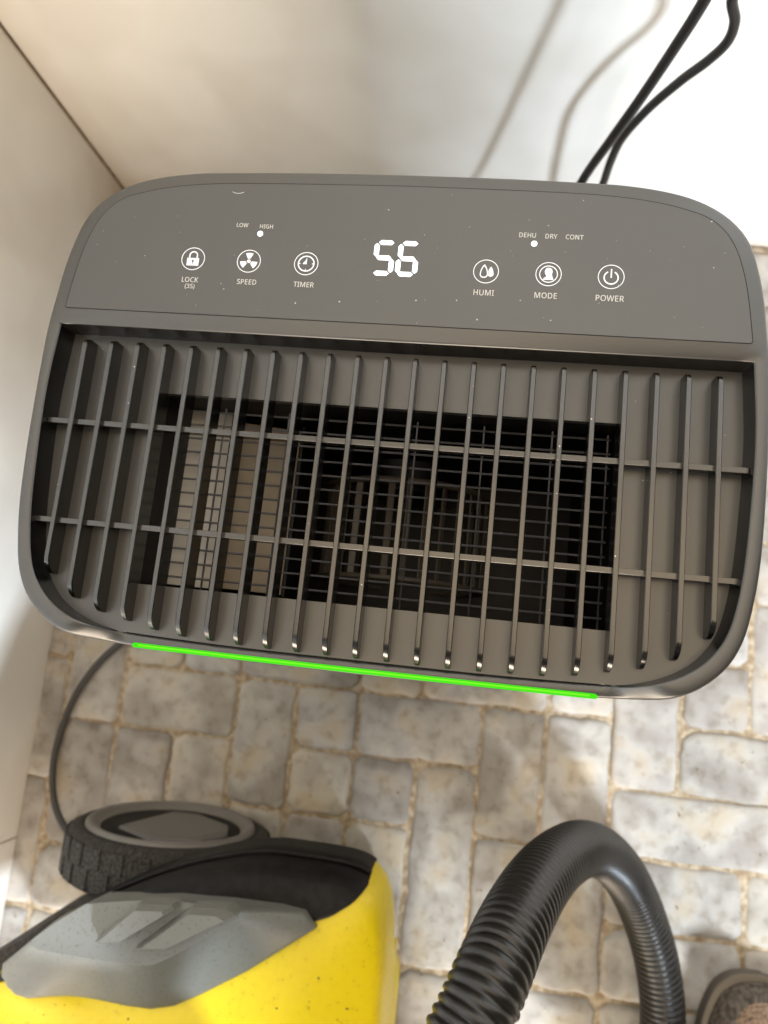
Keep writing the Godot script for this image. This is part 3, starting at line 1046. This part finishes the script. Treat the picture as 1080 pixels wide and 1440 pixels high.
func build_loose() -> void:
	# the hose
	var hp := smooth_path([Vector3(-0.06, 0.43, 0.50), Vector3(-0.03, 0.475, 0.44), Vector3(0.025, 0.49, 0.345), Vector3(0.072, 0.453, 0.256), Vector3(0.083, 0.437, 0.234), Vector3(0.097, 0.402, 0.215), Vector3(0.117, 0.345, 0.203), Vector3(0.139, 0.288, 0.199), Vector3(0.165, 0.232, 0.201), Vector3(0.195, 0.168, 0.218), Vector3(0.231, 0.098, 0.254), Vector3(0.261, 0.056, 0.302), Vector3(0.282, 0.036, 0.355), Vector3(0.292, 0.026, 0.415), Vector3(0.285, 0.0245, 0.52), Vector3(0.25, 0.0245, 0.66), Vector3(0.22, 0.0245, 0.78)], 0.00105)
	var st := st0(true)
	tube(st, hp, func(d): return 0.0236 - 0.0020 * pow(absf(cos(PI * d / 0.0068)), 4.0), 36)
	var hose := obj("vacuum_hose", fin(st), M.hose, self)
	tag(hose, "thick black ribbed vacuum hose arching down to the brick floor", "hose")
	# two cords hanging in front of the back wall
	var cr := func(_d): return 0.0041
	st = st0(true)
	tube(st, smooth_path([Vector3(0.06, 0.02, -0.20), Vector3(0.075, 0.09, -0.30), Vector3(0.098, 0.20, -0.385), Vector3(0.121, 0.296, -0.399), Vector3(0.136, 0.354, -0.398), Vector3(0.149, 0.403, -0.397), Vector3(0.161, 0.452, -0.397), Vector3(0.170, 0.496, -0.396), Vector3(0.19, 0.62, -0.40), Vector3(0.21, 0.85, -0.46), Vector3(0.215, 1.05, -0.505)], 0.006), cr, 14)
	var c1 := obj("power_cord", fin(st), M.cord, self)
	tag(c1, "straight black power cord before the back wall, left one of two", "cord", "black cords hanging before the back wall")
	st = st0(true)
	tube(st, smooth_path([Vector3(0.13, 0.01, -0.40), Vector3(0.145, 0.10, -0.445), Vector3(0.150, 0.220, -0.448), Vector3(0.151, 0.255, -0.448), Vector3(0.155, 0.288, -0.448), Vector3(0.170, 0.330, -0.447), Vector3(0.189, 0.366, -0.446), Vector3(0.204, 0.388, -0.446), Vector3(0.212, 0.408, -0.445), Vector3(0.211, 0.427, -0.445), Vector3(0.203, 0.446, -0.446), Vector3(0.196, 0.52, -0.45), Vector3(0.21, 0.75, -0.48), Vector3(0.225, 1.05, -0.505)], 0.005), cr, 14)
	var c2 := obj("power_cord", fin(st), M.cord, self)
	tag(c2, "curving black power cord before the back wall, the one bending out to the right", "cord", "black cords hanging before the back wall")
	# a plug board that both cords run up to, above the picture
	# thin cable on the floor at the left
	st = st0(true)
	tube(st, smooth_path([Vector3(-0.20, 0.004, -0.02), Vector3(-0.32, 0.0045, 0.03), Vector3(-0.3975, 0.005, 0.086), Vector3(-0.437, 0.006, 0.145), Vector3(-0.4525, 0.008, 0.215), Vector3(-0.446, 0.012, 0.266), Vector3(-0.424, 0.020, 0.300), Vector3(-0.38, 0.03, 0.33), Vector3(-0.31, 0.05, 0.37)], 0.005), func(_d): return 0.0042, 12)
	var c3 := obj("floor_cable", fin(st), M.grey_cord, self)
	tag(c3, "thin dark cable looping over the shaded bricks to the vacuum wheel", "cable")
	build_boot()

func build_boot() -> void:
	var t := thing("boot", "dusty brown work boot with tan welt at the lower right corner", "boot", Vector3(0.398, 0.002, 0.357))
	t.rotation.y = -0.10
	# half widths along the boot from the toe
	var prof := [[0.0, 0.0], [0.004, 0.022], [0.012, 0.036], [0.028, 0.048], [0.06, 0.056], [0.10, 0.057], [0.15, 0.050], [0.20, 0.042], [0.25, 0.040], [0.285, 0.034], [0.30, 0.022], [0.306, 0.0]]
	var outline := func(off: float) -> PackedVector2Array:
		var right := PackedVector2Array()
		var left := PackedVector2Array()
		var pts := []
		for q in prof:
			pts.append(Vector2(q[1], q[0]))
		for v in spline2(pts, 4):
			var w := maxf(v.x + off, 0.0) if v.y > 0.002 and v.y < 0.304 else 0.0
			var z := lerpf(-off, 0.306 + off, v.y / 0.306)
			right.append(Vector2(w, z))
			if w > 0.0:
				left.append(Vector2(-w, z))
		left.reverse()
		right.append_array(left)
		return right
	var st := st0(false)
	prism(st, outline.call(0.0025), 0.0, 0.016)
	obj("sole", fin(st), M.sole, t)
	st = st0(false)
	prism(st, outline.call(0.0035), 0.016, 0.0205)
	obj("welt", fin(st), M.welt, t)
	# upper: rings that close over the foot
	st = st0(true)
	var rows := []
	var o: PackedVector2Array = outline.call(-0.0015)
	for k in 12:
		var f := k / 11.0
		var row := PackedVector3Array()
		for p in o:
			var u := clampf(p.y / 0.306, 0, 1)
			var top := lerpf(0.048, 0.098, smoothstep(0.1, 0.62, u))
			var a := f * PI / 2 * 0.98
			var inset := 1.0 - pow(f, 2.2) * 0.98
			row.append(Vector3(p.x * inset, 0.021 + top * sin(a), lerpf(0.17, p.y, inset if u < 0.55 else maxf(inset, 0.35))))
		rows.append(row)
	grid(st, rows, true)
	fan(st, rows[-1], Vector3(0, 0.118, 0.17))
	obj("upper", fin(st), M.boot, t)
	# rounded toe cap standing on the upper
	st = st0(true)
	rows = []
	for k in 9:
		var a := PI / 2 * k / 8.0
		var row := PackedVector3Array()
		for j in 36:
			var b := TAU * j / 36
			row.append(Vector3(-0.004 + cos(b) * 0.036 * cos(a), 0.040 + 0.044 * sin(a), 0.054 + sin(b) * 0.040 * cos(a)))
		rows.append(row)
	grid(st, rows, true)
	obj("toe_cap", fin(st), M.boot_cap, t)
	st = st0(true)
	rows = []
	for s in [[0.040, 0.07], [0.045, 0.12], [0.046, 0.18], [0.048, 0.235], [0.045, 0.238], [0.040, 0.20], [0.0, 0.12]]:
		var row := PackedVector3Array()
		for j in 36:
			var b := TAU * j / 36
			row.append(Vector3(cos(b) * float(s[0]) * 0.92, s[1], 0.24 + sin(b) * float(s[0]) * 1.15))
		rows.append(row)
	grid(st, rows, true)
	obj("shaft", fin(st), M.boot, t)

# ---------------------------------------------------------------- the person who stands in the boot, above and behind the camera
# one continuous skin over tapered bones, meshed as surface nets
func skin(bones: Array, cell: float, k: float) -> ArrayMesh:
	var lo := Vector3.ONE * 1e9
	var hi := -lo
	for b in bones:
		for e in 2:
			var r: float = b[2 + e] + k + cell * 2.0
			lo = lo.min(b[e] - Vector3.ONE * r)
			hi = hi.max(b[e] + Vector3.ONE * r)
	var n := Vector3i(((hi - lo) / cell).ceil()) + Vector3i.ONE
	var field := PackedFloat32Array()
	field.resize(n.x * n.y * n.z)
	field.fill(1.0)
	for b in bones:
		var pa: Vector3 = b[0]
		var ab: Vector3 = b[1] - pa
		var ra: float = b[2]
		var rb: float = b[3]
		var m := maxf(ra, rb) + k + cell * 1.5
		var i0 := Vector3i(((pa.min(b[1]) - Vector3.ONE * m - lo) / cell).floor()).max(Vector3i.ZERO)
		var i1 := Vector3i(((pa.max(b[1]) + Vector3.ONE * m - lo) / cell).ceil()).min(n - Vector3i.ONE)
		var l2 := maxf(ab.length_squared(), 1e-9)
		for z in range(i0.z, i1.z + 1):
			for y in range(i0.y, i1.y + 1):
				for x in range(i0.x, i1.x + 1):
					var p := lo + Vector3(x, y, z) * cell - pa
					var t := clampf(p.dot(ab) / l2, 0.0, 1.0)
					var d := (p - ab * t).length() - lerpf(ra, rb, t)
					var at := x + n.x * (y + n.y * z)
					var f := field[at]
					var h := maxf(k - absf(f - d), 0.0) / k
					field[at] = minf(f, d) - h * h * k * 0.25
	var st := st0(true)
	var vid := {}
	var vert := PackedVector3Array()
	var step := [1, n.x, n.x * n.y]
	for z in n.z - 1:
		for y in n.y - 1:
			for x in n.x - 1:
				var at := x + n.x * (y + n.y * z)
				var inside := 0
				for c in 8:
					if field[at + (c & 1) * step[0] + ((c >> 1) & 1) * step[1] + (c >> 2) * step[2]] < 0.0:
						inside += 1
				if inside == 0 or inside == 8:
					continue
				var sum := Vector3.ZERO
				var cnt := 0
				for c in 8:
					for a in 3:
						if (c >> a) & 1:
							continue
						var c2: int = c | (1 << a)
						var f0 := field[at + (c & 1) * step[0] + ((c >> 1) & 1) * step[1] + (c >> 2) * step[2]]
						var f1 := field[at + (c2 & 1) * step[0] + ((c2 >> 1) & 1) * step[1] + (c2 >> 2) * step[2]]
						if (f0 < 0.0) != (f1 < 0.0):
							var q := Vector3(c & 1, (c >> 1) & 1, c >> 2)
							q[a] += f0 / (f0 - f1)
							sum += q
							cnt += 1
				vid[at] = vert.size()
				vert.append(lo + (Vector3(x, y, z) + sum / cnt) * cell)
	for at in vid:
		for a in 3:
			var b: int = step[(a + 1) % 3]
			var c: int = step[(a + 2) % 3]
			var f0 := field[at]
			var f1 := field[at + int(step[a])]
			if (f0 < 0.0) != (f1 < 0.0) and vid.has(at - b) and vid.has(at - c) and vid.has(at - b - c):
				var v := [vert[vid[at]], vert[vid[at - b]], vert[vid[at - b - c]], vert[vid[at - c]]]
				if f0 < 0.0:
					v.reverse()
				quad(st, v[0], v[1], v[2], v[3])
	return fin(st)

func build_person() -> void:
	var t := thing("person", "person in dark trousers and jacket standing over the machine, hands in pockets", "person")
	var V := func(x: float, y: float, z: float) -> Vector3: return Vector3(x, y, z)
	# trousers: pelvis, thighs, calves
	var legs := [
		[V.call(0.42, 0.93, 0.75), V.call(0.53, 0.93, 0.75), 0.125, 0.125],
		[V.call(0.43, 0.88, 0.74), V.call(0.415, 0.50, 0.63), 0.095, 0.058], [V.call(0.415, 0.50, 0.63), V.call(0.402, 0.19, 0.605), 0.056, 0.050],
		[V.call(0.45, 0.88, 0.78), V.call(0.33, 0.49, 0.88), 0.095, 0.060], [V.call(0.33, 0.49, 0.88), V.call(0.25, 0.10, 0.98), 0.056, 0.050]]
	obj("trousers", skin(legs, 0.018, 0.04), M.trousers, t)
	# jacket: belly, chest, shoulders, sleeves that end in the pockets
	var coat := [
		[V.call(0.46, 0.99, 0.74), V.call(0.54, 0.99, 0.75), 0.140, 0.140], [V.call(0.50, 1.05, 0.74), V.call(0.50, 1.30, 0.665), 0.145, 0.135],
		[V.call(0.41, 1.30, 0.66), V.call(0.60, 1.30, 0.67), 0.115, 0.115], [V.call(0.34, 1.385, 0.655), V.call(0.67, 1.385, 0.665), 0.066, 0.066],
		[V.call(0.325, 1.37, 0.66), V.call(0.272, 1.10, 0.74), 0.066, 0.052], [V.call(0.272, 1.10, 0.74), V.call(0.345, 0.93, 0.63), 0.050, 0.045],
		[V.call(0.685, 1.37, 0.67), V.call(0.735, 1.10, 0.75), 0.066, 0.052], [V.call(0.735, 1.10, 0.75), V.call(0.655, 0.93, 0.65), 0.050, 0.045],
		[V.call(0.505, 1.40, 0.655), V.call(0.500, 1.46, 0.635), 0.075, 0.062]]
	obj("jacket", skin(coat, 0.018, 0.05), M.jacket, t)
	# head bent forward over the machine: skull, jaw, nose, brow, ears, neck
	var d := Vector3(0.0, -0.60, -0.80)   # where the face looks
	var u := Vector3(0.0, 0.80, -0.60)
	var c := Vector3(0.495, 1.575, 0.575)
	var r := Vector3.RIGHT
	var head := [
		[V.call(0.500, 1.44, 0.64), c - u * 0.05 - d * 0.02, 0.054, 0.056], [c - d * 0.018 + u * 0.015, c + d * 0.012 + u * 0.02, 0.080, 0.076],
		[c + d * 0.025 - u * 0.045, c + d * 0.045 - u * 0.078, 0.056, 0.034], [c + d * 0.078 + u * 0.008, c + d * 0.102 - u * 0.028, 0.009, 0.014],
		[c + d * 0.070 + u * 0.022 - r * 0.034, c + d * 0.070 + u * 0.022 + r * 0.034, 0.013, 0.013],
		[c + d * 0.080 - u * 0.054 - r * 0.018, c + d * 0.080 - u * 0.054 + r * 0.018, 0.0075, 0.0075],
		[c - r * 0.078 + u * 0.015, c - r * 0.080 - u * 0.022, 0.013, 0.010], [c + r * 0.078 + u * 0.015, c + r * 0.080 - u * 0.022, 0.013, 0.010]]
	var hd := obj("head", skin(head, 0.007, 0.014), M.skin, t)
	for q in [-1, 1]:
		var eye := SphereMesh.new()
		eye.radius = 0.0115
		eye.height = 0.023
		obj("eye", eye, M.eye, hd, c + d * 0.068 + u * 0.002 + r * 0.031 * float(q))
	var hair := [[c - d * 0.030 + u * 0.022, c + d * 0.012 + u * 0.046, 0.086, 0.070], [c - d * 0.052 - u * 0.02, c - d * 0.03 + u * 0.03, 0.056, 0.07]]
	obj("hair", skin(hair, 0.009, 0.02), M.hair, hd)

# ---------------------------------------------------------------- start
func _ready() -> void:
	var cam := Camera3D.new()
	cam.name = "camera"
	add_child(cam)
	var right := Vector3(0.98853235, -0.10942528, -0.10406683)
	var down := Vector3(0.08373931, -0.17625895, 0.98077546)
	var fwd := Vector3(-0.12566434, -0.97824276, -0.16507448)
	cam.transform = Transform3D(Basis(right, -down, -fwd).orthonormalized(), Vector3(0.05166593, 0.94565622, 0.03908667))
	cam.near = 0.01
	cam.far = 50.0
	var ca := CameraAttributesPhysical.new()
	ca.frustum_focal_length = 17.62
	ca.exposure_aperture = 6.5
	ca.frustum_focus_distance = 0.36
	cam.attributes = ca
	cam.fov = rad_to_deg(2.0 * atan(720.0 / 1057.31))
	cam.current = true
	var we := WorldEnvironment.new()
	we.name = "environment"
	var e := Environment.new()
	e.background_mode = Environment.BG_COLOR
	e.background_color = lin(0.06, 0.05, 0.04)
	e.tonemap_mode = Environment.TONE_MAPPER_LINEAR
	e.tonemap_exposure = 1.0
	e.sdfgi_enabled = true
	e.ssao_enabled = true
	e.ssil_enabled = true
	we.environment = e
	add_child(we)
	# daylight from an opening in front of the scene, to the viewer's right
	var win := AreaLight3D.new()
	win.name = "daylight"
	win.area_size = Vector2(0.38, 0.38)
	win.light_color = Color(0.90, 0.95, 1.0)
	win.light_energy = 24.5
	win.area_range = 12.0
	win.area_attenuation = 2.0
	win.shadow_enabled = true
	add_child(win)
	var dirl := Vector3(0.4755, 0.588, 0.6545)
	win.look_at_from_position(Vector3(0.05, 0.25, 0.05) + dirl * 3.5, Vector3(0.05, 0.25, 0.05))
	# soft warm light of the room's ceiling, and of the open room behind the viewer
	var top := AreaLight3D.new()
	top.name = "ceiling_light"
	top.area_size = Vector2(1.5, 0.85)
	top.light_color = Color(1.0, 0.905, 0.77)
	top.light_energy = 1.25
	top.area_range = 12.0
	top.area_attenuation = 2.0
	top.shadow_enabled = true
	add_child(top)
	top.look_at_from_position(Vector3(0.25, 2.45, -0.12), Vector3(0.25, 0.0, -0.12), Vector3(0, 0, -1))
	var room := AreaLight3D.new()
	room.name = "room_light"
	room.area_size = Vector2(2.2, 1.2)
	room.light_color = Color(1.0, 0.925, 0.83)
	room.light_energy = 18.0
	room.area_range = 12.0
	room.area_attenuation = 2.0
	room.shadow_enabled = true
	add_child(room)
	room.look_at_from_position(Vector3(-0.1, 0.85, 3.2), Vector3(-0.2, 0.55, -0.3))
	materials()
	build_floor()
	build_walls()
	build_dehumidifier()
	build_vacuum()
	build_loose()
	build_person()
